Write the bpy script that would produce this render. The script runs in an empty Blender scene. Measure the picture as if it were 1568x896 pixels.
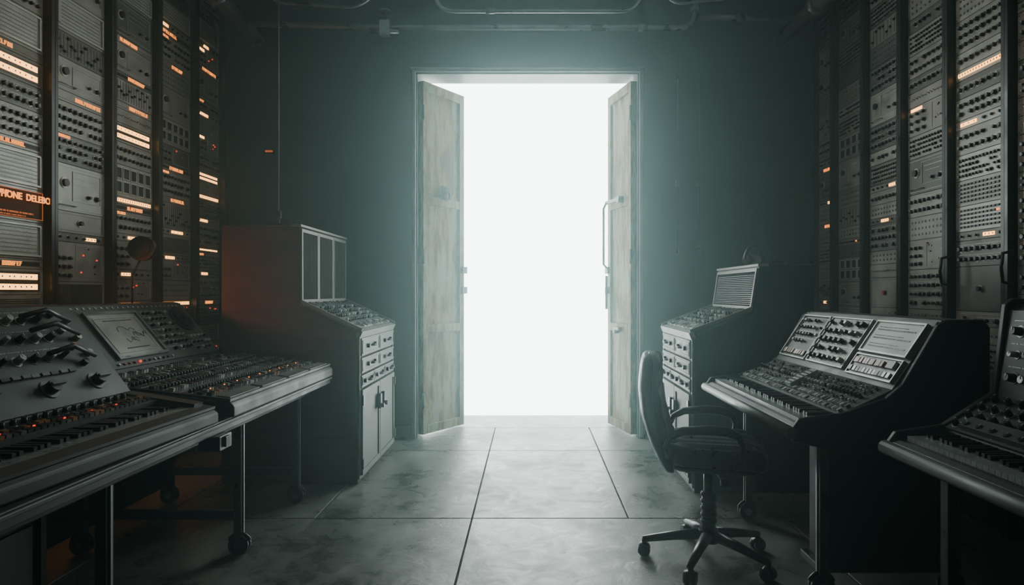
import bpy, math, random
from mathutils import Vector, Matrix
R = random.Random(7)
scene = bpy.context.scene
col = scene.collection

# ---------------------------------------------------------------- materials
def mat(name, c, rough=0.5, metal=0.0, var=0.15, scale=6.0, bump=0.0, stretch=(1,1,1), rvar=0.1, spec=0.5):
    m = bpy.data.materials.new(name); m.use_nodes = True
    nt = m.node_tree; b = nt.nodes["Principled BSDF"]
    b.inputs["Metallic"].default_value = metal
    b.inputs["Specular IOR Level"].default_value = spec
    tc = nt.nodes.new("ShaderNodeTexCoord"); mp = nt.nodes.new("ShaderNodeMapping")
    mp.inputs["Scale"].default_value = stretch
    nz = nt.nodes.new("ShaderNodeTexNoise"); nz.inputs["Scale"].default_value = scale; nz.inputs["Detail"].default_value = 5
    nt.links.new(tc.outputs["Object"], mp.inputs["Vector"]); nt.links.new(mp.outputs["Vector"], nz.inputs["Vector"])
    cr = nt.nodes.new("ShaderNodeValToRGB")
    cr.color_ramp.elements[0].position = 0.3; cr.color_ramp.elements[1].position = 0.7
    cr.color_ramp.elements[0].color = tuple(x*(1-var) for x in c)+(1,)
    cr.color_ramp.elements[1].color = tuple(min(1,x*(1+var)) for x in c)+(1,)
    nt.links.new(nz.outputs["Fac"], cr.inputs["Fac"]); nt.links.new(cr.outputs["Color"], b.inputs["Base Color"])
    mr = nt.nodes.new("ShaderNodeMapRange"); mr.inputs["From Min"].default_value=.3; mr.inputs["From Max"].default_value=.7
    mr.inputs["To Min"].default_value = max(0.02,rough-rvar); mr.inputs["To Max"].default_value = min(1,rough+rvar)
    nt.links.new(nz.outputs["Fac"], mr.inputs["Value"]); nt.links.new(mr.outputs["Result"], b.inputs["Roughness"])
    if bump:
        bp = nt.nodes.new("ShaderNodeBump"); bp.inputs["Strength"].default_value = bump; bp.inputs["Distance"].default_value=.01
        nt.links.new(nz.outputs["Fac"], bp.inputs["Height"]); nt.links.new(bp.outputs["Normal"], b.inputs["Normal"])
    return m
def emat(name, c, s):
    m = bpy.data.materials.new(name); m.use_nodes = True
    b = m.node_tree.nodes["Principled BSDF"]
    b.inputs["Base Color"].default_value = (*[x*.3 for x in c],1)
    b.inputs["Emission Color"].default_value = (*c,1); b.inputs["Emission Strength"].default_value = s
    return m

M = {}
M['pA'] = mat("panel_grey_green", (.19,.192,.166), .45, .3, .25, 9)
M['pB'] = mat("panel_steel", (.25,.258,.225), .42, .35, .22, 12)
M['pC'] = mat("panel_dark", (.085,.09,.078), .45, .3, .2, 10)
M['line'] = mat("engraved_light", (.36,.38,.34), .45, .4, .1)
M['blk'] = mat("black_plastic", (.006,.0065,.0065), .4, 0, .2, 20, spec=.4)
M['dark'] = mat("dark_paint", (.007,.008,.008), .5, .0, .25, 5, spec=.22)
M['rail'] = mat("rack_rail", (.035,.039,.037), .35, .6, .2, 8)
M['steel'] = mat("brushed_steel", (.20,.22,.21), .35, .8, .15, 14, stretch=(1,12,1))
M['body'] = mat("console_paint", (.022,.025,.024), .5, .1, .2, 7, spec=.4)
M['deck'] = mat("console_deck", (.062,.069,.063), .5, .25, .25, 8, spec=.4)
M['pale'] = mat("worn_pale_metal", (.155,.17,.155), .45, .25, .3, 11, .1)
M['wkey'] = mat("aged_key", (.24,.26,.235), .35, 0, .15, 15)
M['bkey'] = mat("black_key", (.005,.005,.005), .3, 0, .1)
M['brown'] = mat("walnut_cabinet", (.055,.029,.016), .6, .0, .35, 3, .05, (1,1,6), spec=.12)
M['cab'] = mat("cabinet_face", (.10,.116,.098), .52, .1, .35, 7, .1, spec=.35)
M['cframe'] = mat("cabinet_grille_frame", (.11,.108,.085), .5, .15, .2, 9)
M['grille'] = mat("speaker_cloth", (.006,.006,.005), .9, 0, .3, 60, spec=.08)
M['grille2'] = mat("speaker_cloth_rib", (.040,.038,.028), .8, 0, .3, 60, spec=.1)
M['paper'] = mat("scale_sheet", (.42,.47,.44), .5, 0, .1)
M['red'] = mat("red_cap", (.28,.03,.02), .35, 0, .1)
M['amberP'] = mat("amber_cap", (.25,.11,.035), .4, 0, .1)
M['rubber'] = mat("rubber", (.008,.009,.009), .5, 0, .2)
M['leather'] = mat("chair_vinyl", (.020,.024,.023), .36, 0, .25, 30, .08)
M['chairm'] = mat("chair_metal", (.012,.014,.014), .35, .4, .1)
M['pipe'] = mat("pipe_paint", (.20,.225,.22), .34, .6, .3, 6)
M['trim'] = mat("door_trim_paint", (.18,.215,.20), .45, .1, .2, 6, .1)
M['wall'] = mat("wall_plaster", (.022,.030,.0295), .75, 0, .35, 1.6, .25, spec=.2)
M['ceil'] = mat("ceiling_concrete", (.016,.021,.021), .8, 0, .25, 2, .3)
M['white'] = mat("white_cyclorama", (.8,.82,.82), .8, 0, .02, 1)
M['groove'] = mat("floor_joint", (.005,.006,.006), .9, 0, .1)
M['or'] = emat("amber_glow", (1,.29,.04), 2.0)
M['orw'] = emat("hot_amber_display", (1,.46,.12), 4.6)
M['ord'] = emat("dim_amber", (1,.22,.03), .4)
M['led'] = emat("red_led", (1,.05,.02), 1.5)

def concrete():
    m = bpy.data.materials.new("polished_concrete"); m.use_nodes=True
    nt=m.node_tree; b=nt.nodes["Principled BSDF"]; L=nt.links.new
    tc=nt.nodes.new("ShaderNodeTexCoord")
    n1=nt.nodes.new("ShaderNodeTexNoise"); n1.inputs["Scale"].default_value=1.7; n1.inputs["Detail"].default_value=9; n1.inputs["Roughness"].default_value=.68
    n2=nt.nodes.new("ShaderNodeTexNoise"); n2.inputs["Scale"].default_value=7; n2.inputs["Detail"].default_value=10; n2.inputs["Roughness"].default_value=.75; n2.inputs["Distortion"].default_value=.8
    for n in(n1,n2): L(tc.outputs["Object"], n.inputs["Vector"])
    mx=nt.nodes.new("ShaderNodeMix"); mx.data_type='FLOAT'; mx.inputs[0].default_value=.5
    L(n1.outputs["Fac"],mx.inputs[2]); L(n2.outputs["Fac"],mx.inputs[3])
    cr=nt.nodes.new("ShaderNodeValToRGB"); e=cr.color_ramp.elements
    e[0].position=.37; e[0].color=(.028,.034,.030,1); e[1].position=.63; e[1].color=(.17,.188,.162,1)
    L(mx.outputs[0],cr.inputs["Fac"]); L(cr.outputs["Color"],b.inputs["Base Color"])
    mr=nt.nodes.new("ShaderNodeMapRange"); mr.inputs["From Min"].default_value=.39; mr.inputs["From Max"].default_value=.61
    mr.inputs["To Min"].default_value=.17; mr.inputs["To Max"].default_value=.50
    L(mx.outputs[0],mr.inputs["Value"]); L(mr.outputs["Result"],b.inputs["Roughness"])
    bp=nt.nodes.new("ShaderNodeBump"); bp.inputs["Strength"].default_value=.42; bp.inputs["Distance"].default_value=.01
    L(n2.outputs["Fac"],bp.inputs["Height"]); L(bp.outputs["Normal"],b.inputs["Normal"])
    return m
M['floor']=concrete()
def peeled():
    m = bpy.data.materials.new("peeling_door_paint"); m.use_nodes=True
    nt=m.node_tree; b=nt.nodes["Principled BSDF"]; L=nt.links.new
    tc=nt.nodes.new("ShaderNodeTexCoord"); mp=nt.nodes.new("ShaderNodeMapping"); mp.inputs["Scale"].default_value=(5,5,1.0)
    L(tc.outputs["Object"],mp.inputs["Vector"])
    n1=nt.nodes.new("ShaderNodeTexNoise"); n1.inputs["Scale"].default_value=2.0; n1.inputs["Detail"].default_value=10; n1.inputs["Roughness"].default_value=.74
    L(mp.outputs["Vector"],n1.inputs["Vector"])
    cr=nt.nodes.new("ShaderNodeValToRGB"); e=cr.color_ramp.elements
    e[0].position=.44; e[0].color=(.060,.036,.010,1); e[1].position=.57; e[1].color=(.18,.22,.165,1)
    x=cr.color_ramp.elements.new(.51); x.color=(.19,.145,.042,1)
    L(n1.outputs["Fac"],cr.inputs["Fac"]); L(cr.outputs["Color"],b.inputs["Base Color"])
    b.inputs["Roughness"].default_value=.65; b.inputs["Specular IOR Level"].default_value=.3
    bp=nt.nodes.new("ShaderNodeBump"); bp.inputs["Strength"].default_value=.35; bp.inputs["Distance"].default_value=.005
    L(n1.outputs["Fac"],bp.inputs["Height"]); L(bp.outputs["Normal"],b.inputs["Normal"])
    return m
M['door']=peeled()

# ---------------------------------------------------------------- mesh builder
X,Y,Z=Vector((1,0,0)),Vector((0,1,0)),Vector((0,0,1))
class MB:
    def __init__(s):
        s.v=[];s.f=[];s.m=[];s.s=[];s.mi={};s.ml=[]
        s.fr()
    def fr(s,O=(0,0,0),U=X,V=Y,N=None):
        s.O=Vector(O);s.U=Vector(U);s.V=Vector(V);s.N=Vector(N) if N is not None else s.U.cross(s.V); return s
    def front(s,y=0.0): return s.fr((0,y,0),X,Z,-Y)
    def slope(s,a0,z0,a1,z1,x0=0):
        d=Vector((0,a1-a0,z1-z0)); l=d.length; d/=l
        s.fr((x0,a0,z0),X,d); return l
    def P(s,u,v,n): 
        return s.O+s.U*u+s.V*v+s.N*n
    def mid(s,k):
        if k not in s.mi: s.mi[k]=len(s.ml); s.ml.append(M[k])
        return s.mi[k]
    def add(s,vs,fs,k,sm=False):
        b=len(s.v); s.v.extend(tuple(x) for x in vs); i=s.mid(k)
        for f in fs: s.f.append([b+j for j in f]); s.m.append(i); s.s.append(sm)
    def box(s,u0,u1,v0,v1,n0,n1,k):
        p=[s.P(u,v,n) for n in(n0,n1) for v in(v0,v1) for u in(u0,u1)]
        s.add(p,[(0,2,3,1),(4,5,7,6),(0,1,5,4),(2,6,7,3),(0,4,6,2),(1,3,7,5)],k)
    def cyl(s,u,v,n0,n1,r,k,r1=None,seg=8):
        r1=r if r1 is None else r1
        A=[(math.cos(2*math.pi*i/seg),math.sin(2*math.pi*i/seg)) for i in range(seg)]
        p=[s.P(u+r*a,v+r*b,n0) for a,b in A]+[s.P(u+r1*a,v+r1*b,n1) for a,b in A]
        s.add(p,[(i,(i+1)%seg,seg+(i+1)%seg,seg+i) for i in range(seg)],k,True)
        b=len(s.v)-2*seg; i=s.mid(k)
        s.f.append([b+seg+j for j in range(seg)]); s.m.append(i); s.s.append(False)
        s.f.append([b+j for j in reversed(range(seg))]); s.m.append(i); s.s.append(False)
    def frame(s,u0,u1,v0,v1,w,n0,n1,k):
        s.box(u0,u1,v0,v0+w,n0,n1,k); s.box(u0,u1,v1-w,v1,n0,n1,k)
        s.box(u0,u0+w,v0+w,v1-w,n0,n1,k); s.box(u1-w,u1,v0+w,v1-w,n0,n1,k)
    def sweep(s,pts,r,k,seg=10,closed=False):
        pts=[s.P(*p) for p in pts]; n=len(pts); rs=r if isinstance(r,(list,tuple)) else [r]*n
        T=[]
        for i in range(n):
            a=pts[(i-1)%n] if (closed or i>0) else pts[i]; b=pts[(i+1)%n] if (closed or i<n-1) else pts[i]
            T.append((b-a).normalized())
        up=Vector((0,0,1)) if abs(T[0].z)<.9 else Vector((1,0,0))
        A=T[0].cross(up).normalized(); vs=[]
        for i in range(n):
            A=(A-T[i]*A.dot(T[i])).normalized(); B=T[i].cross(A)
            for j in range(seg):
                t=2*math.pi*j/seg; vs.append(pts[i]+(A*math.cos(t)+B*math.sin(t))*rs[i])
        fs=[]
        for i in range(n if closed else n-1):
            i2=(i+1)%n
            for j in range(seg):
                fs.append((i*seg+j,i*seg+(j+1)%seg,i2*seg+(j+1)%seg,i2*seg+j))
        s.add(vs,fs,k,True)
        if not closed:
            b=len(s.v)-n*seg; i=s.mid(k)
            s.f.append([b+j for j in reversed(range(seg))]); s.m.append(i); s.s.append(False)
            s.f.append([b+(n-1)*seg+j for j in range(seg)]); s.m.append(i); s.s.append(False)
    def tube(s,a,b,r,k,seg=10): s.sweep([a,b],r,k,seg)
    def prism(s,prof,x0,x1,k):
        n=len(prof); p=[Vector((x0,y,z)) for y,z in prof]+[Vector((x1,y,z)) for y,z in prof]
        s.add(p,[(i,(i+1)%n,n+(i+1)%n,n+i) for i in range(n)]+[tuple(reversed(range(n))),tuple(range(n,2*n))],k)
    def superq(s,c,rad,e1,e2,k,nu=40,nv=20,fn=None):
        def pw(x,e): return math.copysign(abs(x)**e,x)
        vs=[];fs=[]
        for j in range(nv+1):
            ph=-math.pi/2+math.pi*j/nv
            for i in range(nu):
                th=2*math.pi*i/nu
                q=[rad[0]*pw(math.cos(ph),e1)*pw(math.cos(th),e2), rad[1]*pw(math.cos(ph),e1)*pw(math.sin(th),e2), rad[2]*pw(math.sin(ph),e1)]
                if fn: q=fn(*q)
                vs.append(s.P(q[0]+c[0],q[1]+c[1],q[2]+c[2]))
        for j in range(nv):
            for i in range(nu): fs.append((j*nu+i,j*nu+(i+1)%nu,(j+1)*nu+(i+1)%nu,(j+1)*nu+i))
        s.add(vs,fs,k,True)
    def slabcushion(s,c,a,b,t,e,k,n=64,ring=18,top=None,warp=None):
        """padded cushion: superellipse outline a x b, thickness t; top(x,y) adds quilting height"""
        def pw(x,q): return math.copysign(abs(x)**q,x)
        vs=[];fs=[];prof=[]
        for i in range(ring): rr=i/(ring-1)*.93; prof.append((rr,1.0))
        for i in range(1,9): 
            q=math.pi/2*i/8; prof.append((.93+.07*math.sin(q),math.cos(q)))
        for i in range(1,9):
            q=math.pi/2*i/8; prof.append((.93+.07*math.cos(q),-math.sin(q)))
        prof.append((0.0,-1.0))
        for rr,h in prof:
            for j in range(n):
                th=2*math.pi*j/n; x=a*rr*pw(math.cos(th),e); y=b*rr*pw(math.sin(th),e)
                z=t*h
                if h>0 and top: z+=top(x,y,rr)*h
                q=(x,y,z)
                if warp: q=warp(*q)
                vs.append(s.P(c[0]+q[0],c[1]+q[1],c[2]+q[2]))
        for i in range(len(prof)-1):
            for j in range(n): fs.append((i*n+j,(i+1)*n+j,(i+1)*n+(j+1)%n,i*n+(j+1)%n))
        s.add(vs,fs,k,True)
    def build(s,name,parent=None,bevel=0,loc=None,rot=0,recalc=False):
        me=bpy.data.meshes.new(name); me.from_pydata(s.v,[],s.f)
        for m in s.ml: me.materials.append(m)
        me.polygons.foreach_set("material_index",s.m); me.polygons.foreach_set("use_smooth",s.s); me.update()
        if recalc or bevel:
            import bmesh
            bm=bmesh.new(); bm.from_mesh(me); bmesh.ops.recalc_face_normals(bm,faces=bm.faces); bm.to_mesh(me); bm.free()
        o=bpy.data.objects.new(name,me); col.objects.link(o)
        if parent: o.parent=parent
        if loc is not None: o.location=loc; o.rotation_euler=(0,0,rot)
        if bevel:
            b=o.modifiers.new("bevel",'BEVEL'); b.width=bevel; b.segments=2; b.limit_method='ANGLE'; b.angle_limit=math.radians(35)
        return o
def empty(name,loc,rot=0):
    o=bpy.data.objects.new(name,None); o.empty_display_size=.1; col.objects.link(o); o.location=loc; o.rotation_euler=(0,0,rot); return o
def arc(c,r,a0,a1,n,plane='xz'):
    out=[]
    for i in range(n+1):
        t=math.radians(a0+(a1-a0)*i/n); a,b=r*math.cos(t),r*math.sin(t)
        out.append((c[0]+a,c[1],c[2]+b) if plane=='xz' else ((c[0]+a,c[1]+b,c[2]) if plane=='xy' else (c[0],c[1]+a,c[2]+b)))
    return out

# ---------------------------------------------------------------- room
XL,XR,YB,YF,ZC=-3.10,2.90,5.40,-1.6,4.0
m=MB()
def slabrow(y0,y1,js):
    for a,b in zip(js[:-1],js[1:]): m.box(a+.0045,b-.0045,y0+.0045,y1-.0045,-.05,0,'floor')
far=[XL-.2,-1.976,-1.143,-.31,.522,1.355,2.188,XR+.2]
near=[XL-.2,-1.976,-.31,1.355,XR+.2]
slabrow(YF-.2,1.98,near); slabrow(1.98,3.47,near); slabrow(3.47,4.96,far); slabrow(4.96,5.80,far); slabrow(5.80,7.0,[XL-.2,XR+.2])
m.box(XL-.2,XR+.2,YF-.2,7.0,-.1,-.01,'groove')
m.build("floor",bevel=.002)
DL,DR,DT=-.945,.90,3.018
def boxobj(name,b,k):
    q=MB(); q.box(*b,k); return q.build(name)
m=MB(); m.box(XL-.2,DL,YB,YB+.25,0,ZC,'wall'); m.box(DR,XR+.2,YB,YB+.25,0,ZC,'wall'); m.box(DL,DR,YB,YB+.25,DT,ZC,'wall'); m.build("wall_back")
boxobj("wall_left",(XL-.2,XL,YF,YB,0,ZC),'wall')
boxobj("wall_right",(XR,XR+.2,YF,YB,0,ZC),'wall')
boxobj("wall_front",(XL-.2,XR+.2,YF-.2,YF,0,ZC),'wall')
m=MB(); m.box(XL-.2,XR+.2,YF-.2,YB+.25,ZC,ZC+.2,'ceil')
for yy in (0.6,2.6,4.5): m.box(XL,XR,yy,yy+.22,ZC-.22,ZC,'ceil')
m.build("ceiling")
# bright white hall beyond the doors
m=MB(); m.box(-2.1,-2.0,5.65,6.5,0,3.7,'white'); m.build("wall_hall_left")
m=MB(); m.box(2.0,2.1,5.65,6.5,0,3.7,'white'); m.build("wall_hall_right")
m=MB(); m.box(-2.1,2.1,5.65,6.5,3.7,3.8,'white'); m.build("ceiling_hall")
hall=bpy.data.materials.new("luminous_fog_wall"); hall.use_nodes=True
nt=hall.node_tree; b=nt.nodes["Principled BSDF"]; b.inputs["Base Color"].default_value=(.8,.85,.86,1)
b.inputs["Emission Color"].default_value=(.85,1,.975,1); b.inputs["Emission Strength"].default_value=9
M['hall']=hall
m=MB(); m.box(-2.1,2.1,6.38,6.5,0,3.7,'hall'); m.build("wall_hall_end")
# door trim
m=MB().front(YB)
m.box(DL-.03,DL,0,DT+.02,0,.03,'trim'); m.box(DR,DR+.03,0,DT+.02,0,.03,'trim'); m.box(DL,DR,DT,DT+.02,0,.03,'trim')
m.box(DL-.04,DR+.04,DT+.02,DT+.032,0,.045,'trim')
m.fr(); m.box(DL,DL+.012,YB,YB+.25,0,DT,'trim'); m.box(DR-.012,DR,YB,YB+.25,0,DT,'trim'); m.box(DL,DR,YB,YB+.25,DT-.012,DT,'trim')
m.build("trim_1",bevel=.004)
m=MB(); m.box(XL,DL-.05,YB-.02,YB,0,.1,'dark'); m.box(DR+.05,XR,YB-.02,YB,0,.1,'dark'); m.build("baseboard_back")

def door(name,hinge,free,flip):
    dx,dy=free[0]-hinge[0],free[1]-hinge[1]; W=math.hypot(dx,dy); ang=math.atan2(dy,dx); H=2.965
    e=empty(name,(hinge[0],hinge[1],0),ang)
    s=-1 if not flip else 1
    q=MB()
    q.box(0,W,-.010,.010,.015,H,'door')
    for side in(-1,1):
        y0,y1=(.010,.030) if side>0 else (-.030,-.010)
        for z0,z1 in((.015,.09),(.86,.93),(1.94,2.01),(H-.08,H)): q.box(.05,W-.05,y0,y1,z0,z1,'door')
        q.box(0,.05,y0,y1,.015,H,'door'); q.box(W-.05,W,y0,y1,.015,H,'door')
    q.build("leaf",e,bevel=.003)
    h=MB(); h.box(W,W+.008,-.03,.03,.015,H,'trim')
    for z in(1.22,1.4): 
        h.box(W-.03,W+.03,s*.024,s*.05,z-.03,z+.03,'rail'); h.box(W+.008,W+.035,-.015,.015,z-.015,z+.015,'rail')
    for z in(.3,1.5,2.7): h.tube((0.0,s*.03,z-.06),(0.0,s*.03,z+.06),.012,'rail')
    if not flip:
        h.fr((0,-.028,0),X,Z,-Y); h.box(W*.5-.03,W*.5+.03,2.0,2.12,0,.008,'dark'); h.cyl(W*.5,2.08,0.008,.04,.026,'dark',seg=16)
        h.sweep(arc((W*.5,2.04,.03),.04,0,330,12,'xy'),.007,'dark',8,True)
        h.fr()
    else:
        h.fr((0,.028,0),X,Z,Y)
        h.box(W*.25,W*.95,1.99,2.02,.02,.04,'rail'); h.cyl(W*.35,2.0,0,.05,.03,'rail',seg=14)
        h.sweep([(W*.85,2.0,.05),(W*.88,1.95,.07),(W*.88,1.45,.07),(W*.85,1.4,.02)],.010,'rail')
        h.sweep([(W*.94,1.35,.03),(W*.94,1.05,.03)],.012,'rail'); h.box(W*.4,W*.62,.87,.90,.0,.03,'rail')
        h.cyl(W*.5,.86,.0,.05,.016,'rail',seg=12); h.fr()
    h.build("ironmongery",e,recalc=True)
door("door_1",(-.915,5.45),(-.625,5.885),False)
door("door_2",(.865,5.45),(.735,5.93),True)
m=MB(); m.box(-2.19,-2.11,5.375,5.40,2.34,2.40,'dark'); m.box(-2.18,-2.12,5.37,5.376,2.355,2.37,'ord'); m.build("wall_reflection_glow")  # small glowing strip standing in for a reddish reflection on the wall

# ---------------------------------------------------------------- ceiling services
def pipe(name,pts,r,couplings=()):
    q=MB(); 
    out=[Vector(pts[0])]
    for i in range(1,len(pts)-1):
        a,b,c=Vector(pts[i-1]),Vector(pts[i]),Vector(pts[i+1]); f=min(.14,(a-b).length*.4,(c-b).length*.4)
        p0=b+(a-b).normalized()*f; p1=b+(c-b).normalized()*f
        for t in range(7):
            t/=6; out.append(p0*(1-t)**2+b*2*t*(1-t)+p1*t*t)
    out.append(Vector(pts[-1])); q.sweep([tuple(p) for p in out],r,'pipe',14)
    for c,d in couplings:
        d=Vector(d).normalized()*.035; c=Vector(c); q.tube(tuple(c-d),tuple(c+d),r*1.35,'pipe',14)
    q.build(name)
pipe("ceiling_pipe",[(-2.3,5.25,3.36),(-1.2,5.25,3.33),(1.32,5.25,3.33),(1.32,5.25,3.98)],.024,[((-1.18,5.25,3.33),X),((.9,5.25,3.33),X),((1.32,5.25,3.5),Z)])
pipe("ceiling_pipe",[(-.78,4.9,3.97),(-.7,4.9,3.31),(.82,4.9,3.31),(.88,4.9,3.97)],.015,[((-.3,4.9,3.31),X)])
pipe("ceiling_pipe",[(1.36,5.3,3.44),(2.2,5.3,3.42)],.026,[((1.7,5.3,3.433),X)])
pipe("ceiling_pipe",[(-2.1,5.0,3.98),(-2.0,5.0,3.42),(-1.3,5.0,3.38),(-1.1,5.0,3.6),(-1.1,5.0,3.98)],.012)
pipe("ceiling_pipe",[(.95,5.0,3.97),(1.05,5.0,3.40),(2.0,5.0,3.5),(2.05,5.0,3.97)],.010)
pipe("ventilation_duct",[(-2.24,5.37,3.26),(-2.36,4.2,3.52),(-2.36,4.0,3.98)],.06,[((-2.30,4.8,3.385),(-.1,-1,.22))])
pipe("ventilation_duct",[(2.06,5.37,3.28),(2.2,4.3,3.38),(2.2,4.1,3.98)],.06,[((2.13,4.85,3.33),(.13,-1,.09))])
q=MB(); q.box(-1.2,-1.12,5.19,5.24,3.25,3.37,'pipe'); q.cyl(-1.16,5.215,3.37,3.44,.012,'pipe'); q.cyl(-1.16,5.215,3.44,3.45,.05,'pipe',seg=14); q.tube((-1.28,5.215,3.29),(-1.05,5.215,3.29),.026,'pipe'); q.build("pipe_valve")
def cable(x,y,z0,z1,boxes=(),k='blk',r=.005):
    q=MB(); q.tube((x,y,z0),(x,y,z1),r,k,6)
    for z in boxes: q.box(x-.015,x+.015,y-.012,y+.018,z-.025,z+.025,'rail')
    q.cyl(x,y,z0-.03,z0,.012,'rail'); q.build("hanging_cable")
cable(-1.78,4.62,1.72,3.98,(1.75,),'pale',.004)
cable(1.21,5.36,1.55,3.0,(2.1,2.98)); cable(1.385,5.36,1.55,3.0,(2.1,1.6))

# ---------------------------------------------------------------- rack modules
def knob(m,u,v,r,h,k='blk'):
    m.cyl(u,v,.0,.002,r*1.4,'line' if R.random()<.5 else 'pC',seg=8)
    m.cyl(u,v,.002,h,r,k,r1=r*.82,seg=8)
    m.box(u-r*.12,u+r*.12,v+r*.1,v+r*.85,h,h+.0012,'paper')
def tinytext(m,u0,u1,v,k='line',h=.004,n=.0):
    u=u0
    while u<u1:
        w=R.uniform(.003,.012); m.box(u,min(u+w,u1),v,v+h,n,n+.0015,k); u+=w+R.choice((.002,.002,.006))
def letters(m,u0,u1,v,h,k,n=0):
    w=h*.62; u=u0; t=h*.2
    while u+w<=u1:
        c=R.randint(0,5)
        m.box(u,u+t,v,v+h,n,n+.002,k)
        if c in(0,1,2): m.box(u+t,u+w,v+h-t,v+h,n,n+.002,k)
        if c in(0,2,3): m.box(u+t,u+w,v,v+t,n,n+.002,k)
        if c in(1,2,4): m.box(u+t,u+w*.8,v+h*.42,v+h*.42+t,n,n+.002,k)
        if c in(0,4,5): m.box(u+w-t,u+w,v,v+h,n,n+.002,k)
        u+=w+h*.2
def module(m,u0,u1,v0,v1,kind,warm=.3):
    n=.006; pl=R.choice(('pA','pA','pB','pC','pA'))
    m.box(u0+.003,u1-.003,v0+.002,v1-.002,0,n,pl)
    O=m.O.copy(); m.O=m.O+m.N*n
    h=v1-v0; w=u1-u0
    for a in(u0+.012,u1-.012):
        for b in((v0+.012,v1-.012) if h>.05 else ((v0+v1)/2,)): m.cyl(a,b,0,.003,.0045,'steel',seg=6)
    a,b=u0+.028,u1-.028; c,d=v0+.014,v1-.014
    if kind=='knobs' or kind=='sknobs':
        r=.0125 if kind=='knobs' else .008; sp=r*3.3
        nu=max(2,int((b-a)/sp)); nv=max(1,int((d-c)/(sp*1.05)))
        for j in range(nv):
            v=c+(j+.5)*(d-c)/nv
            for i in range(nu):
                if R.random()<.07: continue
                u=a+(i+.5)*(b-a)/nu; knob(m,u,v-.003,r*R.choice((1,1,.8)),.02 if kind=='knobs' else .014,'blk')
            tinytext(m,a,b,v+r*1.45,h=.003)
        if R.random()<warm*.8: letters(m,a,a+.12,d-.006,.016,'or')
    elif kind=='buttons':
        nu=R.choice((10,12,16)); nv=max(1,int((d-c)/.022))
        for j in range(nv):
            for i in range(nu):
                u=a+(i+.5)*(b-a)/nu; v=c+(j+.5)*(d-c)/nv; s=(b-a)/nu*.33
                k='blk'
                if R.random()<warm*.08: k='or'
                m.box(u-s,u+s,v-.005,v+.005,0,.007,k)
    elif kind=='sliders':
        nu=R.choice((8,12,14))
        for i in range(nu):
            u=a+(i+.5)*(b-a)/nu; m.box(u-.002,u+.002,c,d,0,.001,'blk')
            v=R.uniform(c+.01,d-.01); m.box(u-.007,u+.007,v-.006,v+.006,.001,.013,'blk')
            for q in range(4): m.box(u+.006,u+.010,c+(d-c)*q/3.2,c+(d-c)*q/3.2+.0015,0,.001,'line')
    elif kind in('disp2','disp3','disp1'):
        k=int(kind[-1]); m.box(a,b,c,d,0,.004,'blk'); hh=(d-c)/(k)
        for i in range(k): 
            v=c+hh*i+hh*.2; m.box(a+.02,b-.02,v,v+hh*.55,.004,.007,'orw')
            for t in range(9):
                u=a+.025+(b-a-.06)*t/9+R.uniform(0,.01); m.box(u,u+.008,v+hh*.2,v+hh*.36,.007,.0075,'amberP')
    elif kind=='label':
        m.box(a,b,c,d,0,.003,'dark' if R.random()<.5 else pl)
        s0=a+R.uniform(.0,(b-a)*.4); letters(m,s0,min(b,s0+R.uniform(.12,.22)),(c+d)/2-.011,.022,'or',.003)
        tinytext(m,a,s0-.01,(c+d)/2)
    elif kind=='hot':
        f=R.uniform(.2,.4); s0=a+R.uniform(0,(b-a)*(1-f)); 
        m.box(s0,s0+(b-a)*f,(c+d)/2-.009,(c+d)/2+.009,0,.004,'orw')
        for t in range(3): m.box(s0+(b-a)*f*(t+.5)/3,s0+(b-a)*f*(t+.5)/3+.008,(c+d)/2-.004,(c+d)/2+.004,.004,.0045,'amberP')
        for t in range(6):
            u=a+(b-a)*(t+.5)/6
            if u<s0-.01 or u>s0+(b-a)*f+.01: knob(m,u,(c+d)/2,.008,.014)
    elif kind=='bar':
        m.box(a,b,(c+d)/2-.010,(c+d)/2+.010,0,.005,'orw')
        for t in range(16): m.box(a+.01+(b-a)*t/16,a+.018+(b-a)*t/16,(c+d)/2-.005,(c+d)/2+.005,.005,.0055,'amberP')
    elif kind=='vent':
        v=c
        while v<d-.004: m.box(a,b,v,v+.004,0,.003,'blk'); v+=.010
    elif kind=='vvent':
        u=a
        while u<b: m.box(u,u+.004,c,d,0,.005,'pC'); u+=.009
    elif kind=='screen':
        m.frame(a,b,c,d,.008,0,.012,'line'); m.box(a+.008,b-.008,c+.008,d-.008,0,.003,'pB')
        v=c+.018
        while v<d-.016: m.box(a+.03,b-.02,v,v+.003,.003,.005,'pC'); tinytext(m,a+.03,b-.05,v+.006,'paper',.003,.003); v+=.02
        m.box(a+.0,a+.02,c+.02,d-.02,.01,.02,'pB')
    elif kind=='matrix':
        nu=max(2,int((b-a)/.075)); nv=max(1,int((d-c)/.075))
        for i in range(nu):
            for j in range(nv):
                u=a+(i+.1)*(b-a)/nu; v=c+(j+.1)*(d-c)/nv; m.frame(u,u+(b-a)/nu*.85,v,v+(d-c)/nv*.85,.005,0,.008,'line'); m.box(u+.005,u+(b-a)/nu*.85-.005,v+.005,v+(d-c)/nv*.85-.005,0,.003,'blk')
    elif kind=='dial':
        m.frame(a,b,c,d,.003,0,.003,'line'); r=min(.026,(d-c)*.2); u=a+(b-a)*.18; v=c+(d-c)*.6
        m.cyl(u,v,0,.004,r*1.15,'line',seg=24); m.cyl(u,v,.004,.018,r*.8,'blk',seg=20)
        m.frame(a+(b-a)*.35,b-.015,c+(d-c)*.2,d-.02,.002,0,.004,'line'); tinytext(m,a+(b-a)*.4,b-.03,c+(d-c)*.75); tinytext(m,a+(b-a)*.4,b-.06,c+(d-c)*.6)
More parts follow.
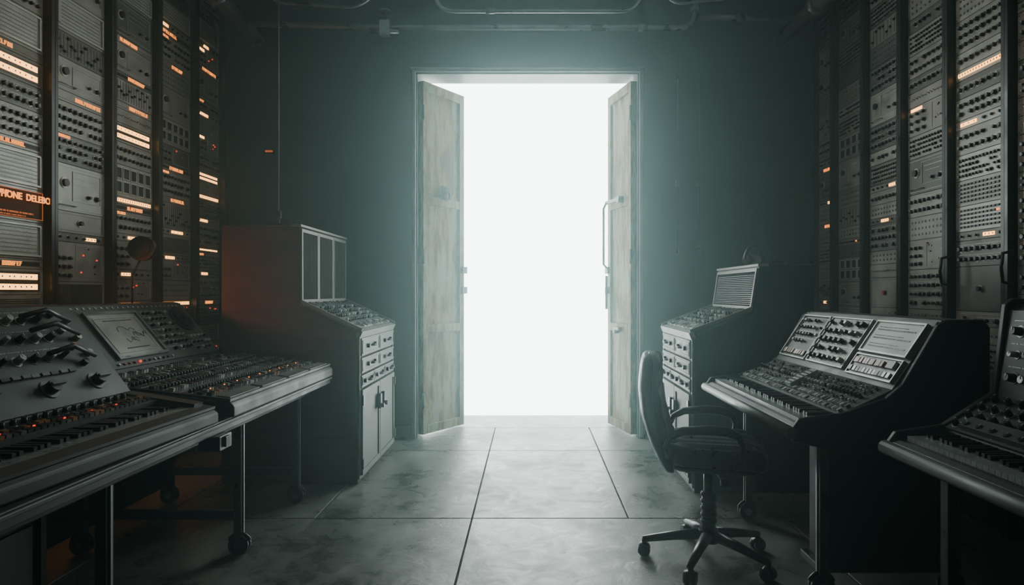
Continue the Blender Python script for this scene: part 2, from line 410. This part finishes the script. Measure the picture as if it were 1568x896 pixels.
        knob(m,b-.05,c+(d-c)*.35,.014,.02); knob(m,b-.12,c+(d-c)*.35,.010,.02); m.sweep([(a+.02,c+.015,0),(a+.02,c+.015,.02),(a+.14,c+.015,.02),(a+.14,c+.015,0)],.003,'steel',6)
    elif kind=='jacks':
        nu=R.choice((8,10,12)); nv=max(1,int((d-c)/.03))
        for i in range(nu):
            for j in range(nv):
                u=a+(i+.5)*(b-a)/nu; v=c+(j+.5)*(d-c)/nv; m.cyl(u,v,0,.003,.0075,'steel',seg=8); m.cyl(u,v,.003,.0035,.004,'blk',seg=6)
    elif kind=='mixed':
        mid=a+(b-a)*R.uniform(.35,.6)
        for i in range(3):
            for j in range(max(1,int((d-c)/.05))): knob(m,a+.02+i*(mid-a-.02)/3,c+.02+j*.048,.011,.02)
        m.frame(mid+.01,b,c,d,.002,0,.003,'line')
        for t in range(8): 
            u,v=R.uniform(mid+.02,b-.01),R.uniform(c+.01,d-.01); m.cyl(u,v,0,.006,.0045,R.choice(('line','blk','blk','led' if warm>.2 else 'red')),seg=8)
        if R.random()<warm: m.box(a+.01,a+.12,d-.014,d+.004,0,.003,'orw')
    elif kind=='toggles':
        nu=R.choice((9,12)); nv=max(1,int((d-c)/.04))
        for i in range(nu):
            for j in range(nv):
                u=a+(i+.5)*(b-a)/nu; v=c+(j+.5)*(d-c)/nv; m.cyl(u,v,0,.004,.006,'steel',seg=6); m.tube((u,v,.004),(u,v+R.choice((-1,1))*.007,.016),.002,'steel',5)
    elif kind=='sign':
        m.box(a-.015,b+.015,c,d,0,.006,'brown'); m.frame(a-.015,b+.015,c,d,.003,.006,.009,'ord')
        letters(m,a+.04,b-.2,d-.028,.014,'or',.006)
        tinytext(m,a+.06,b-.05,c+.022,'ord',.008,.006); tinytext(m,a+.1,b-.1,c+.008,'ord',.006,.006)
    elif kind=='blank':
        m.frame(a,b,c,d,.002,0,.0015,'pC'); m.cyl((a+b)/2,(c+d)/2,0,.004,.020,'steel',seg=14); m.cyl((a+b)/2,(c+d)/2,.004,.02,.013,R.choice(('red','amberP','blk')),seg=12)
    m.O=O
HH={'knobs':(.09,.14,.18),'sknobs':(.09,.14),'buttons':(.09,.05),'sliders':(.14,.18),'disp2':(.09,),'disp1':(.05,),'disp3':(.12,),'label':(.045,),'hot':(.045,),'bar':(.045,),'vent':(.09,.14),'vvent':(.14,),'screen':(.18,.14),'matrix':(.18,),'dial':(.22,.18),'jacks':(.14,.09),'mixed':(.18,.14),'toggles':(.09,),'sign':(.14,),'blank':(.18,)}
def rack(loc,rot,W,seq,warm,pool,depth=.5,H=3.62,zs=1.1):
    m=MB(); m.box(0,W,.012,depth,0,H,'dark')
    m.front(0.012)
    m.box(0,.022,0,H,0,.05,'rail'); m.box(W-.022,W,0,H,0,.05,'rail'); m.box(.022,.026,0,H,.02,.045,'rail')
    a,b=.028,W-.024
    v=.12
    def step(kind,h=None):
        nonlocal v
        h=h or R.choice(HH[kind]); module(m,a,b,v,v+h,kind,warm); v+=h
    while v<zs-.03: 
        k=R.choice(pool); h=min(R.choice(HH[k]),zs-v); step(k,h)
    v=zs
    for it in seq:
        if isinstance(it,tuple): step(*it)
        else: step(it)
    while v<H-.2: step(R.choice(pool))
    m.fr(); return m.build("synthesizer_rack",loc=loc,rot=rot)
poolL=['knobs','knobs','sknobs','buttons','sliders','vent','screen','dial','jacks','mixed','toggles','label','matrix','mixed','hot','sknobs','label']
poolR=['knobs','sknobs','sknobs','knobs','knobs','buttons','toggles','jacks','sknobs','sliders','dial','mixed','buttons','knobs']
wl=.495; XLr=-2.55
seqs=[
 ['vent',('disp2',.13),('label',.05),('screen',.19),('sign',.17),('screen',.19),('label',.05),('knobs',.16),('knobs',.13),('disp2',.13),('label',.05),('screen',.2),('knobs',.14),('disp2',.1),'label','mixed'],
 [('vvent',.16),('mixed',.22),('hot',.05),('blank',.12),('dial',.26),('knobs',.16),('knobs',.18),('label',.06),'dial','sliders',('screen',.2),'dial','knobs','vent'],
 ['label','mixed',('hot',.06),('mixed',.18),'hot',('knobs',.14),'label','bar',('matrix',.2),('knobs',.14),('disp2',.12),'toggles','label','sliders','label','dial','label'],
 ['bar','jacks','mixed','hot','vent','hot','sliders','label','knobs','label','mixed','matrix','dial','jacks','label','knobs','label','hot'],
 ['label','knobs','hot','sknobs','disp1','knobs','hot','sknobs','bar','jacks','disp2','knobs','mixed','jacks','hot','knobs','dial','label']]
ys=[2.96+wl*i for i in range(5)]
for i,y in enumerate(ys):
    rack((XLr,y,0),math.pi/2,wl-.004 if i<4 else .45,seqs[i],.5,poolL)
rack((XLr,2.96-wl,0),math.pi/2,wl-.004,[],.4,poolL); rack((XLr,2.96-2*wl,0),math.pi/2,wl-.004,[],.4,poolL)
wr=.462; XRr=2.36
seqr=[
 [('blank',.24),('knobs',.14),('hot',.05),('buttons',.14),('buttons',.14),('sknobs',.14),('knobs',.14),('hot',.05),('knobs',.12),('knobs',.10),('bar',.06),'knobs','knobs','jacks'],
 [('knobs',.24),('mixed',.18),'jacks','knobs','dial',('sknobs',.14),'mixed','toggles','knobs','knobs','sknobs'],
 [('blank',.2),'toggles','jacks','knobs','hot','jacks','knobs','hot','sknobs','knobs','knobs','dial'],
 ['dial','matrix','jacks','buttons','jacks','sliders','jacks','dial','matrix'],
 ['hot','sliders','jacks','sknobs','jacks','label','jacks','hot','dial','label'],
]
for i,y in enumerate([3.66,4.12,4.58,5.04,5.38]):
    rack((XRr,y,0),-math.pi/2,wr-.004 if i<4 else .335,seqr[i],.15 if i<4 else .3,poolR)
rack((XRr,3.2,0),-math.pi/2,wr-.004,[],.1,poolR); rack((XRr,2.74,0),-math.pi/2,wr-.004,[],.1,poolR)
for y,z in((3.15,1.32),(3.62,1.32)):
    q=MB(); q.sweep([(XRr-.03,y,z-.08),(XRr-.08,y,z-.07),(XRr-.09,y,z),(XRr-.08,y,z+.07),(XRr-.03,y,z+.08)],.008,'blk',8); q.build("rack_handle")

def text(s,loc,rot,size,k,name):
    c=bpy.data.curves.new(name,'FONT'); c.body=s; c.size=size; c.extrude=.0015; c.offset=.0012; c.materials.append(M[k])
    o=bpy.data.objects.new(name,c); col.objects.link(o); o.location=loc; o.rotation_euler=rot; return o

# ---------------------------------------------------------------- generic control surfaces
def keys(m,x0,x1,y0,y1,z):
    n=int((x1-x0)/.0235); w=(x1-x0)/n; m.fr()
    for i in range(n):
        m.box(x0+i*w+.0008,x0+(i+1)*w-.0008,y0,y1,z,z+.016,'wkey')
        if i%7 in(0,1,3,4,5) and i<n-1:
            m.box(x0+(i+1)*w-.0065,x0+(i+1)*w+.0065,y0+(y1-y0)*.36,y1,z+.016,z+.029,'bkey')
def capsrow(m,u0,u1,v,n,dv,h=.012,cols=('blk','blk','pC','line','amberP')):
    du=(u1-u0)/n
    for i in range(n):
        u=u0+i*du; m.box(u+du*.12,u+du*.88,v,v+dv,0,h*R.uniform(.7,1.1),R.choice(cols))
def knobfield(m,u0,u1,v0,v1,sp,r,h=.02):
    nu=max(1,int((u1-u0)/sp)); nv=max(1,int((v1-v0)/sp))
    for i in range(nu):
        for j in range(nv):
            if R.random()<.14: continue
            u=u0+(i+.5)*(u1-u0)/nu; v=v0+(j+.5)*(v1-v0)/nv
            knob(m,u,v,r*R.choice((.7,1,1)),h,R.choice(('blk','blk','blk','line')))
    for j in range(nv): tinytext(m,u0,u1,v0+(j+.98)*(v1-v0)/nv-.003,h=.003)
def caster(m,x,y,r=.04,k='rail'):
    m.fr(); m.tube((x-.022,y,r),(x-.006,y,r),r,'rubber',18); m.tube((x+.006,y,r),(x+.022,y,r),r,'rubber',18)
    m.tube((x-.024,y,r),(x+.024,y,r),r*.4,'steel',12)
    m.tube((x,y,r),(x,y+.02,r*2.1),.01,k,8); m.sweep(arc((x,y,r),r*1.12,20,160,8,'yz'),.008,k,6)

# --- left long work table
e=empty("work_table",(-1.2,1.2,0),math.pi/2)
m=MB(); m.box(0,2.72,0,.98,.655,.70,'body'); m.box(-.01,2.73,-.010,.0,.680,.695,'deck'); m.box(.05,2.66,.10,.13,.60,.655,'dark'); m.box(.05,2.66,.88,.92,.45,.655,'dark')
m.box(.05,2.66,.90,.92,.08,.45,'dark')
m.build("top",e,bevel=.004)
m=MB()
for x in(.85,1.80,2.53):
    m.box(x-.018,x+.018,.12,.155,.09,.655,'rail'); m.box(x-.004,x+.004,.114,.12,.09,.655,'steel')
    m.box(x-.018,x+.018,.84,.875,.09,.655,'rail'); m.box(x-.014,x+.014,.155,.84,.16,.20,'dark')
    caster(m,x,.135,.045); caster(m,x,.86,.045)
m.build("legs",e)
m=MB(); m.box(1.26,1.36,-.03,.05,.60,.655,'rail'); m.box(1.29,1.33,-.04,-.03,.61,.65,'body'); m.build("bracket",e,bevel=.003)

# --- left mixing console (far)
e=empty("mixing_console",(-1.18,2.6,0),math.pi/2)
L=1.3
m=MB(); m.prism([(0,.702),(0,.745),(.015,.762),(.67,.835),(.67,.702)],0,L,'body'); m.prism([(.55,.702),(.672,.842),(.92,1.14),(.955,1.145),(.955,.702)],.3,L,'body'); m.build("body",e,bevel=.006)
m=MB(); l=m.slope(.015,.764,.67,.838)
m.box(.0,L,.0,.075,0,.012,'deck')
for i in range(4): m.box(.02+i*.32,.30+i*.32,.01,.065,.012,.016,'pale')
m.box(.02,L-.02,.085,l-.03,0,.006,'body')
O=m.O.copy(); m.O=m.O+m.N*.006
nr=13
for j in range(nr):
    v=.095+j*(l-.15)/nr
    if j%4==3: tinytext(m,.04,L-.04,v+.01,'line',.006)
    elif j%3==2:
        n=46
        for i in range(n): knob(m,.05+(L-.1)*i/n,v+.014,.008,.018)
    else: capsrow(m,.04,L-.04,v,60,.022,.016,('blk','blk','blk','pC','deck','line') if j>3 else ('blk','blk','pC','blk','line','blk','amberP'))
for i in range(9): 
    m.box(.1+i*.123,.105+i*.123,.13,.134,.016,.02,'or')
m.O=O
l=m.slope(.672,.844,.92,1.141)
m.box(.31,L-.01,.01,l-.01,0,.006,'deck'); m.O=m.O+m.N*.006
m.frame(.38,.78,.05,l-.06,.014,0,.016,'steel'); m.box(.394,.766,.064,l-.074,0,.006,'pB')
m.frame(.42,.74,.085,l-.095,.003,.006,.009,'line'); m.box(.424,.736,.089,l-.099,.006,.007,'pB')
for i in range(7):
    c0=(R.uniform(.5,.66),R.uniform(.15,l-.16)); rr=R.uniform(.02,.05)
    if i%2: m.sweep([(c0[0]+rr*math.cos(t*.5),c0[1]+rr*.6*math.sin(t*.5),.008) for t in range(R.randint(6,13))],.0013,'blk',5)
    else: m.sweep([(c0[0]+t*.012,c0[1]+R.uniform(-.02,.02),.008) for t in range(8)],.0012,'blk',5)
tinytext(m,.5,.68,.105,'blk',.005,.007); tinytext(m,.48,.70,l-.115,'blk',.004,.007)
for i in range(22): m.box(.34+i*.042,.352+i*.042,l-.035,l-.024,0,.004,'line')
for i in range(12): m.cyl(.36+i*.04,.028,0,.008,.006,R.choice(('red','led','line','blk')),seg=8)
knobfield(m,.82,1.05,.05,l-.06,.036,.010); 
m.cyl(1.16,l-.13,0,.012,.085,'rail',seg=32); m.cyl(1.16,l-.13,.012,.02,.066,'blk',seg=32); m.cyl(1.16,l-.13,.02,.04,.02,'rail',seg=16)
knobfield(m,1.07,1.27,.03,l-.24,.036,.009)
m.fr(); m.build("controls",e)
# --- left synthesizer (near)
e=empty("synthesizer_desk",(-1.24,1.12,0),math.pi/2-math.radians(2)); L=1.38
m=MB(); m.prism([(0,.702),(0,.74),(.015,.752),(.34,.80),(.34,.702)],0,L,'body'); m.prism([(.25,.702),(.335,.81),(.60,1.15),(.64,1.155),(.64,.702)],0,L,'body'); m.build("body",e,bevel=.006)
m=MB(); keys(m,.05,L-.06,.07,.2,.755)
l=m.slope(.015,.755,.34,.803); m.box(0,L,0,.05,0,.01,'deck'); m.box(.0,.05,.05,l,0,.02,'deck'); m.box(L-.06,L,.05,l,0,.02,'deck')
m.box(.05,L-.06,.19,l-.005,0,.014,'deck'); m.O=m.O+m.N*.014
for v in(.205,.235): capsrow(m,.06,L-.08,v,50,.018,.012,('blk','blk','blk','pC','amberP','blk'))
for i in range(30): knob(m,.08+i*(L-.16)/30,.285,.009,.02)
for i in range(8): m.box(.3+i*.12,.306+i*.12,.228,.232,0,.01,'led')
l=m.slope(.337,.812,.60,1.152); m.box(.01,L-.01,.01,l-.01,0,.006,'deck'); m.O=m.O+m.N*.006
knobfield(m,.04,L-.18,.16,l-.03,.062,.014,.03)
for u in(L-.36,L-.14,L-.62): 
    m.cyl(u,.08,0,.03,.022,'blk',seg=16); m.cyl(u,.08,0,.004,.034,'pC',seg=16); m.box(u-.03,u+.03,.075,.085,.03,.045,'blk')
capsrow(m,.04,L-.2,.13,28,.012,.014,('blk','pC'))
for i in range(7): m.cyl(L-.14+(i%2)*.05,.16+i*.036,0,.02,.012,R.choice(('blk','line','red')),seg=12)
for v in(.2,.3,.36): m.sweep([(L-.3,v,.03),(L-.2,v+.01,.05),(L-.1,v-.03,.03)],.009,'blk',8)
m.fr(); m.build("controls",e)
m=MB(); m.box(0,.7,.02,.6,.05,.58,'dark'); m.front(.02)
m.frame(0,.7,.05,.58,.02,0,.012,'rail'); m.box(.05,.33,.1,.54,0,.01,'body'); m.box(.37,.65,.1,.54,0,.01,'body')
for u in(.3,.4): m.box(u-.012,u+.012,.3,.38,.01,.03,'steel')
m.box(.5,.62,.07,.09,0,.02,'steel'); m.fr(); 
for x in(.06,.64):
    for y in(.08,.54): m.cyl(x,y,0,.05,.025,'rubber',seg=12)
m.build("equipment_case",loc=(-1.40,1.2,0),rot=math.pi/2)

# --- organ cabinets (left tall, right lower)
def cabinet(name,loc,rot,L,zt,prof,tilt,side,npan,paper=False):
    e=empty(name,loc,rot)
    m=MB(); m.prism(prof,0,L,side); m.build("carcass",e,bevel=.006)
    a1,z1,a2,z2=tilt
    m=MB(); l=m.slope(0.0,.955,a1,z1); m.box(0.0,L,-.02,l,0,.012,'deck'); m.box(0,.02,-.02,l,.012,.03,'cframe'); m.box(L-.02,L,-.02,l,.012,.03,'cframe'); m.box(0,L,-.03,.0,-.03,.014,'pale')
    m.O=m.O+m.N*.012
    capsrow(m,.04,L-.04,.015,34,.02,.014,('blk','line','pC','line')); capsrow(m,.04,L-.04,.05,34,.02,.014,('blk','line','pC'))
    knobfield(m,.04,L-.04,.09,l-.08,.05,.012,.025); capsrow(m,.04,L-.04,l-.06,22,.03,.02,('blk','deck','blk'))
    l2=m.slope(a1,z1,a2,z2); n=npan
    for i in range(n):
        u0,u1=.01+i*(L-.02)/n,.01+(i+1)*(L-.02)/n
        m.frame(u0,u1-.006,.01,l2,.020,0,.012,'cframe'); m.box(u0+.020,u1-.026,.030,l2-.020,0,.005,'grille')
        if not paper:
            k=u0+.03
            while k<u1-.036: m.box(k,k+.005,.034,l2-.024,.005,.007,'grille2'); k+=.016
        else:
            k=.040
            while k<l2-.04: m.box(u0+.028,u1-.036,k,k+.004,.005,.009,'deck'); k+=.012
    m.fr(); m.box(-.008,L+.008,a2-.012,a2+.05,z2+.012,z2+.026,'cframe')
    m.fr().front(0.0)
    m.frame(0,L,.03,.93,.018,0,.014,'cab')
    rows=[(.80,.91,2),(.69,.785,2),(.60,.675,3)]
    for z0,z1_,n in rows:
        for i in range(n):
            u0,u1=.02+i*(L-.04)/n+.006,.02+(i+1)*(L-.04)/n-.006
            m.box(u0,u1,z0,z1_,0,.022,'cab'); m.frame(u0+.012,u1-.012,z0+.012,z1_-.012,.004,.022,.026,'pC')
            uc=(u0+u1)/2; zc=(z0+z1_)/2; m.sweep([(uc-.04,zc,.022),(uc-.04,zc,.05),(uc+.04,zc,.05),(uc+.04,zc,.022)],.006,'rail',6)
            for q in(-.09,.09): m.cyl(uc+q*min(1,(u1-u0)/.3),zc,.022,.04,.014,'blk',seg=10)
    for i in range(2):
        u0,u1=.02+i*(L-.04)/2+.006,.02+(i+1)*(L-.04)/2-.006
        m.box(u0,u1,.05,.585,0,.02,'cab'); m.frame(u0,u1,.05,.585,.03,.02,.028,'cab')
        uu=u1-.05 if i==0 else u0+.05
        m.box(uu-.02,uu+.02,.40,.50,.028,.05,'rail'); m.cyl(uu,.42,.05,.07,.016,'rail',seg=12)
        for z in(.12,.52): m.box((u0 if i==0 else u1)-.012,(u0 if i==0 else u1)+.012,z-.03,z+.03,.02,.036,'rail')
    m.fr(); m.build("fittings",e)
    return e
cabinet("organ_cabinet",(-1.08,4.08,0),math.pi/2,1.0,1.62,[(0,.0),(0,.95),(.36,1.12),(.36,1.60),(.37,1.62),(.85,1.62),(.85,0)],(.36,1.125,.361,1.60),'brown',3)
cabinet("organ_cabinet",(.98,4.75,0),-math.pi/2,.85,1.37,[(0,.0),(0,.95),(.35,1.08),(.39,1.365),(.40,1.37),(.72,1.37),(.72,0)],(.35,1.085,.39,1.345),'dark',1,True)

# --- big synthesizer console right
e=empty("keyboard_console",(.97,3.6,0),-math.pi/2); L=1.2
m=MB(); m.prism([(.0,.655),(.0,.70),(.02,.712),(.18,.722),(.18,.735),(.38,.83),(.55,1.085),(.70,1.085),(.715,1.06),(.715,.62),(.14,.62)],.02,L-.02,'body')
for x0,x1 in((0,.025),(L-.025,L)):
    m.prism([(-.005,.65),(-.005,.70),(.02,.735),(.18,.755),(.34,.81),(.40,.86),(.53,1.08),(.57,1.10),(.70,1.10),(.722,1.07),(.722,.62),(.13,.62)],x0,x1,'dark')
m.build("body",e,bevel=.006)
m=MB(); m.box(.86,1.02,.20,.70,.09,.62,'dark'); m.box(.84,1.04,.17,.20,.09,.12,'dark'); m.build("pedestal",e,bevel=.004)
m=MB()
for x in(.14,1.02):
    m.box(x-.02,x+.02,.165,.2,.08,.62,'rail'); m.box(x-.004,x+.004,.160,.165,.08,.62,'steel'); m.box(x-.02,x+.02,.67,.705,.06,.62,'rail')
    caster(m,x,.18,.045); caster(m,x,.69,.045)
m.box(.14,1.02,.66,.69,.2,.26,'dark')
m.build("legs",e)
m=MB(); keys(m,.05,L-.05,.035,.175,.714)
m.fr(); m.sweep([(0,-.006,.682),(L,-.006,.682)],.022,'pale',12)
l=m.slope(.18,.738,.38,.833); m.box(.03,L-.03,0,l,0,.006,'deck'); m.O=m.O+m.N*.006
for j in range(6):
    v=.012+j*(l-.02)/6
    if j in(0,1): capsrow(m,.05,L-.05,v,54,.018,.012,('blk','pC','line','pale'))
    elif j==3: 
        for i in range(34): knob(m,.06+i*(L-.12)/34,v+.014,.009,.02,R.choice(('blk','blk','line')))
    else:
        for i in range(44): 
            u=.06+i*(L-.12)/44; m.box(u-.0015,u+.0015,v,v+.026,0,.001,'blk'); q=R.uniform(v,v+.02); m.box(u-.006,u+.006,q,q+.007,.001,.012,R.choice(('line','pale','blk','pC')))
m.box(.56,.62,.05,.19,.0,.024,'paper'); 
for i in range(6): m.box(.565,.615,.06+i*.021,.066+i*.021,.024,.026,'blk')
l=m.slope(.38,.835,.55,1.088); m.box(.03,L-.03,0,l,0,.006,'deck'); m.O=m.O+m.N*.006
m.frame(.05,.36,.03,l-.02,.006,0,.012,'line'); knobfield(m,.06,.35,.11,l-.03,.034,.009); capsrow(m,.07,.34,.05,14,.025,.016,('red','amberP','line','blk'))
m.frame(.39,.76,.03,l-.02,.006,0,.014,'line'); m.box(.396,.754,.036,l-.026,0,.008,'pC'); O=m.O.copy(); m.O=m.O+m.N*.008; knobfield(m,.40,.75,.04,l-.03,.045,.013,.026); m.O=O
m.frame(.80,1.15,.13,l-.02,.008,0,.016,'line'); m.box(.808,1.142,.138,l-.028,0,.01,'paper')
for v in(.16,.20,.24): 
    tinytext(m,.84,1.11,v,'pC',.006,.01); tinytext(m,.84,1.05,v+.014,'pC',.003,.01)
m.frame(.80,1.15,.02,.12,.006,0,.012,'line'); m.box(.806,1.144,.026,.114,0,.006,'blk')
O=m.O.copy(); m.O=m.O+m.N*.006; capsrow(m,.82,1.05,.075,10,.025,.012,('red','amberP','line')); capsrow(m,.82,1.13,.035,12,.022,.012,('line','pC','red','line')); m.box(1.07,1.12,.075,.108,0,.012,'paper'); m.O=O
m.fr(); m.box(.03,L-.03,.56,.70,1.085,1.096,'deck')
m.build("controls",e)

# --- near right keyboard on stand
e=empty("stage_keyboard",(1.2,2.2,0),-math.pi/2); L=1.3
m=MB(); m.prism([(0,.655),(0,.70),(.02,.712),(.18,.722),(.18,.745),(.36,.85),(.40,1.14),(.42,1.16),(.50,1.16),(.50,.655)],.02,L-.02,'body')
for x0,x1 in((0,.025),(L-.025,L)): m.prism([(-.005,.65),(-.005,.70),(.02,.735),(.18,.76),(.35,.87),(.385,1.16),(.41,1.18),(.505,1.18),(.505,.65)],x0,x1,'body')
m.build("body",e,bevel=.006)
m=MB(); keys(m,.06,L-.05,.035,.175,.714); m.fr(); m.sweep([(0,-.006,.68),(L,-.006,.68)],.024,'deck',12)
l=m.slope(.18,.748,.36,.853); m.box(.03,L-.03,0,l,0,.006,'deck'); m.O=m.O+m.N*.006
for j in range(4):
    for i in range(20): knob(m,.06+i*(L-.12)/20,.025+j*.05,.012,.024,R.choice(('blk','blk','red','blk') if j==2 else ('blk',)))
m.box(.1,.4,.01,.06,0,.02,'deck')
l=m.slope(.36,.855,.40,1.14); m.box(.03,L-.03,0,l,0,.006,'deck'); m.O=m.O+m.N*.006; knobfield(m,.06,L-.06,.03,l-.03,.06,.015,.03)
m.fr(); m.build("controls",e)
m=MB()
for x in(.18,1.12):
    for y in(.1,.44): m.box(x-.02,x+.02,y-.02,y+.02,.0,.66,'rail')
    m.box(x-.015,x+.015,.1,.44,.1,.14,'rail')
m.box(.18,1.12,.42,.45,.3,.35,'rail'); m.build("stand",e,bevel=.003)

# ---------------------------------------------------------------- office chair (faces local +X)
e=empty("office_chair",(.80,2.93,0),math.radians(-14))
m=MB()
def ribs(x,y,rr):
    return .022*(abs(math.cos(math.pi*y/.084))**.6)*(1 if rr<.85 else .6)
def seatwarp(x,y,z): return (x,y,z-1.1*max(0,x-.10)**2*1.6+.15*y*y)
m.slabcushion((.028,0,.495),.218,.226,.038,.5,'leather',128,26,ribs,seatwarp)
m.superq((.028,0,.455),(.195,.20,.025),.4,.4,'blk',40,12)
m.build("seat",e)
m=MB()
def backfn(x,y,z):
    t=(z+.25)/.5; s=-.100*t+.05*math.sin(t*math.pi)*-1+ .5*y*y
    wv=1-.12*t
    if x>0: x+=.007*abs(math.cos(math.pi*z/.07))
    return (x+s,y*wv,z)
m.superq((-.150,0,.675),(.038,.215,.255),.5,.45,'leather',56,40,backfn)
def shellfn(x,y,z):
    q=backfn(x,y,z); return (q[0]-.024,q[1],q[2])
m.superq((-.150,0,.67),(.026,.223,.258),.4,.4,'blk',48,32,shellfn)
m.build("backrest",e)
m=MB()
for s in(-1,1):
    y=s*.245
    m.sweep([(-.17,y*.86,.50),(-.18,y,.55),(-.16,y,.595),(-.11,y,.622),(.0,y,.632),(.07,y,.628),(.115,y,.61),(.13,y,.57),(.12,y,.51),(.09,y*.85,.46)],[.010,.012,.014,.018,.021,.021,.017,.012,.010,.010],'blk',12)
m.sweep([(-.18,0,.52),(-.2,0,.44),(-.12,0,.41),(0,0,.42)],.022,'chairm',10)
m.box(-.10,.12,-.08,.08,.405,.445,'chairm')
m.sweep([(.03,-.08,.42),(.06,-.2,.41)],.008,'chairm',8); m.cyl(.06,-.2,.395,.425,.018,'blk',seg=12)
m.cyl(0,0,.30,.41,.022,'steel',seg=18); m.cyl(0,0,.12,.31,.03,'blk',seg=18)
for i in range(5): m.cyl(0,0,.17+i*.03,.185+i*.03,.035,'blk',seg=18)
m.cyl(0,0,.085,.14,.045,'chairm',seg=20)
for a in(182,254,326,38,110):
    t=math.radians(a); c,s=math.cos(t),math.sin(t)
    m.sweep([(0.02*c,.02*s,.118),(.15*c,.15*s,.10),(.29*c,.29*s,.072)],[.026,.021,.014],'chairm',10)
    m.cyl(.285*c,.285*s,.045,.075,.011,'chairm',seg=10)
    px,py=-s,c
    for k in(-1,1):
        m.tube((.285*c+px*.006*k,.285*s+py*.006*k,.0275),(.285*c+px*.024*k,.285*s+py*.024*k,.0275),.0275,'rubber',16)
    m.superq((.285*c,.285*s,.036),(.026,.026,.024),.8,.9,'blk',14,8)
m.build("frame",e)

# ---------------------------------------------------------------- headphones
def headphones(loc,rot,name="headphones"):
    e=empty(name,loc,rot); m=MB()
    for s in(-1,1):
        m.tube((s*.045,0,0),(s*.075,0,0),.036,'blk',22); m.tube((s*.075,0,0),(s*.085,0,0),.028,'rail',22); m.tube((s*.035,0,0),(s*.046,0,0),.032,'rubber',22)
    m.sweep(arc((0,0,.0),.085,0,180,18),.012,'blk',8); m.build("band_and_cups",e); return e
h=headphones((1.42,4.15,1.408),math.radians(35)); 
q=MB(); q.sweep([(1.5,4.2,1.378),(1.56,4.1,1.40),(1.62,4.15,1.39),(1.68,4.3,1.377)],.004,'blk',6); q.build("audio_cable")
q=MB(); q.tube((-2.50,4.05,1.47),(-2.40,4.02,1.47),.008,'blk'); q.tube((-2.40,4.06,1.47),(-2.385,4.0,1.47),.075,'blk',28); q.tube((-2.385,4.0,1.47),(-2.38,3.985,1.47),.05,'rubber',24)
q.sweep([(-2.40,4.02,1.40),(-2.44,4.0,1.30),(-2.45,4.02,1.15),(-2.47,4.05,1.0)],.006,'blk',8); q.build("gooseneck_microphone")

t=text("PHONE  DELEBO",(XLr+.026,3.09,1.662),(math.pi/2,0,math.pi/2),.046,'or',"amber_sign")

# ---------------------------------------------------------------- haze (air of the whole place)
w=bpy.data.worlds.new("world"); scene.world=w; w.use_nodes=True; nt=w.node_tree
nt.nodes["Background"].inputs[0].default_value=(.0,.0,.0,1)
vs=nt.nodes.new("ShaderNodeVolumeScatter")
vs.inputs["Color"].default_value=(.60,.90,.88,1); vs.inputs["Density"].default_value=.042; vs.inputs["Anisotropy"].default_value=.84
nt.links.new(vs.outputs[0],nt.nodes["World Output"].inputs["Volume"])

# ---------------------------------------------------------------- lights
def area(name,loc,target,sx,sy,p,c,spread=180):
    l=bpy.data.lights.new(name,'AREA'); l.shape='RECTANGLE'; l.size=sx; l.size_y=sy; l.energy=p; l.color=c; l.spread=math.radians(spread)
    o=bpy.data.objects.new(name,l); col.objects.link(o); o.location=loc
    o.rotation_euler=(Vector(target)-Vector(loc)).to_track_quat('-Z','Y').to_euler(); return o
area("fill_light",(0,2.2,3.65),(0,2.6,0),1.4,1.4,3,(.75,.97,1))  # added overhead fill so the racks read, no fixture there
area("fill_light",(0,-.9,3.4),(0,3.5,1.4),2.5,.8,3,(.88,.98,1))  # added soft fill from above and behind the camera
area("rack_fill",(.6,2.9,3.7),(-2.55,3.8,1.8),1.0,.5,6,(1,.96,.86),65)  # added fill aimed at the left racks, no fixture
area("rack_fill",(-.6,2.9,3.7),(2.36,3.8,1.8),1.0,.5,6,(1,.98,.90),65)  # same added fill for the right racks
area("pipe_fill",(0,4.2,3.75),(0,5.3,3.3),2.6,.1,.8,(.8,1,1),90)  # added unseen light that brightens the ceiling pipes
area("amber_spill",(-2.42,3.55,1.28),(-1.6,4.2,.9),.1,.1,3.0,(1,.30,.09),130)  # added light standing in for the racks' amber spill on the cabinet side

# ---------------------------------------------------------------- camera
cd=bpy.data.cameras.new("camera"); cam=bpy.data.objects.new("camera",cd); col.objects.link(cam)
cam.location=(0,0,1.2); cam.rotation_euler=(math.pi/2,0,0); cd.sensor_width=36; cd.lens=36*1000/1568; cd.shift_x=-28/1568
cd.clip_start=.05
scene.camera=cam
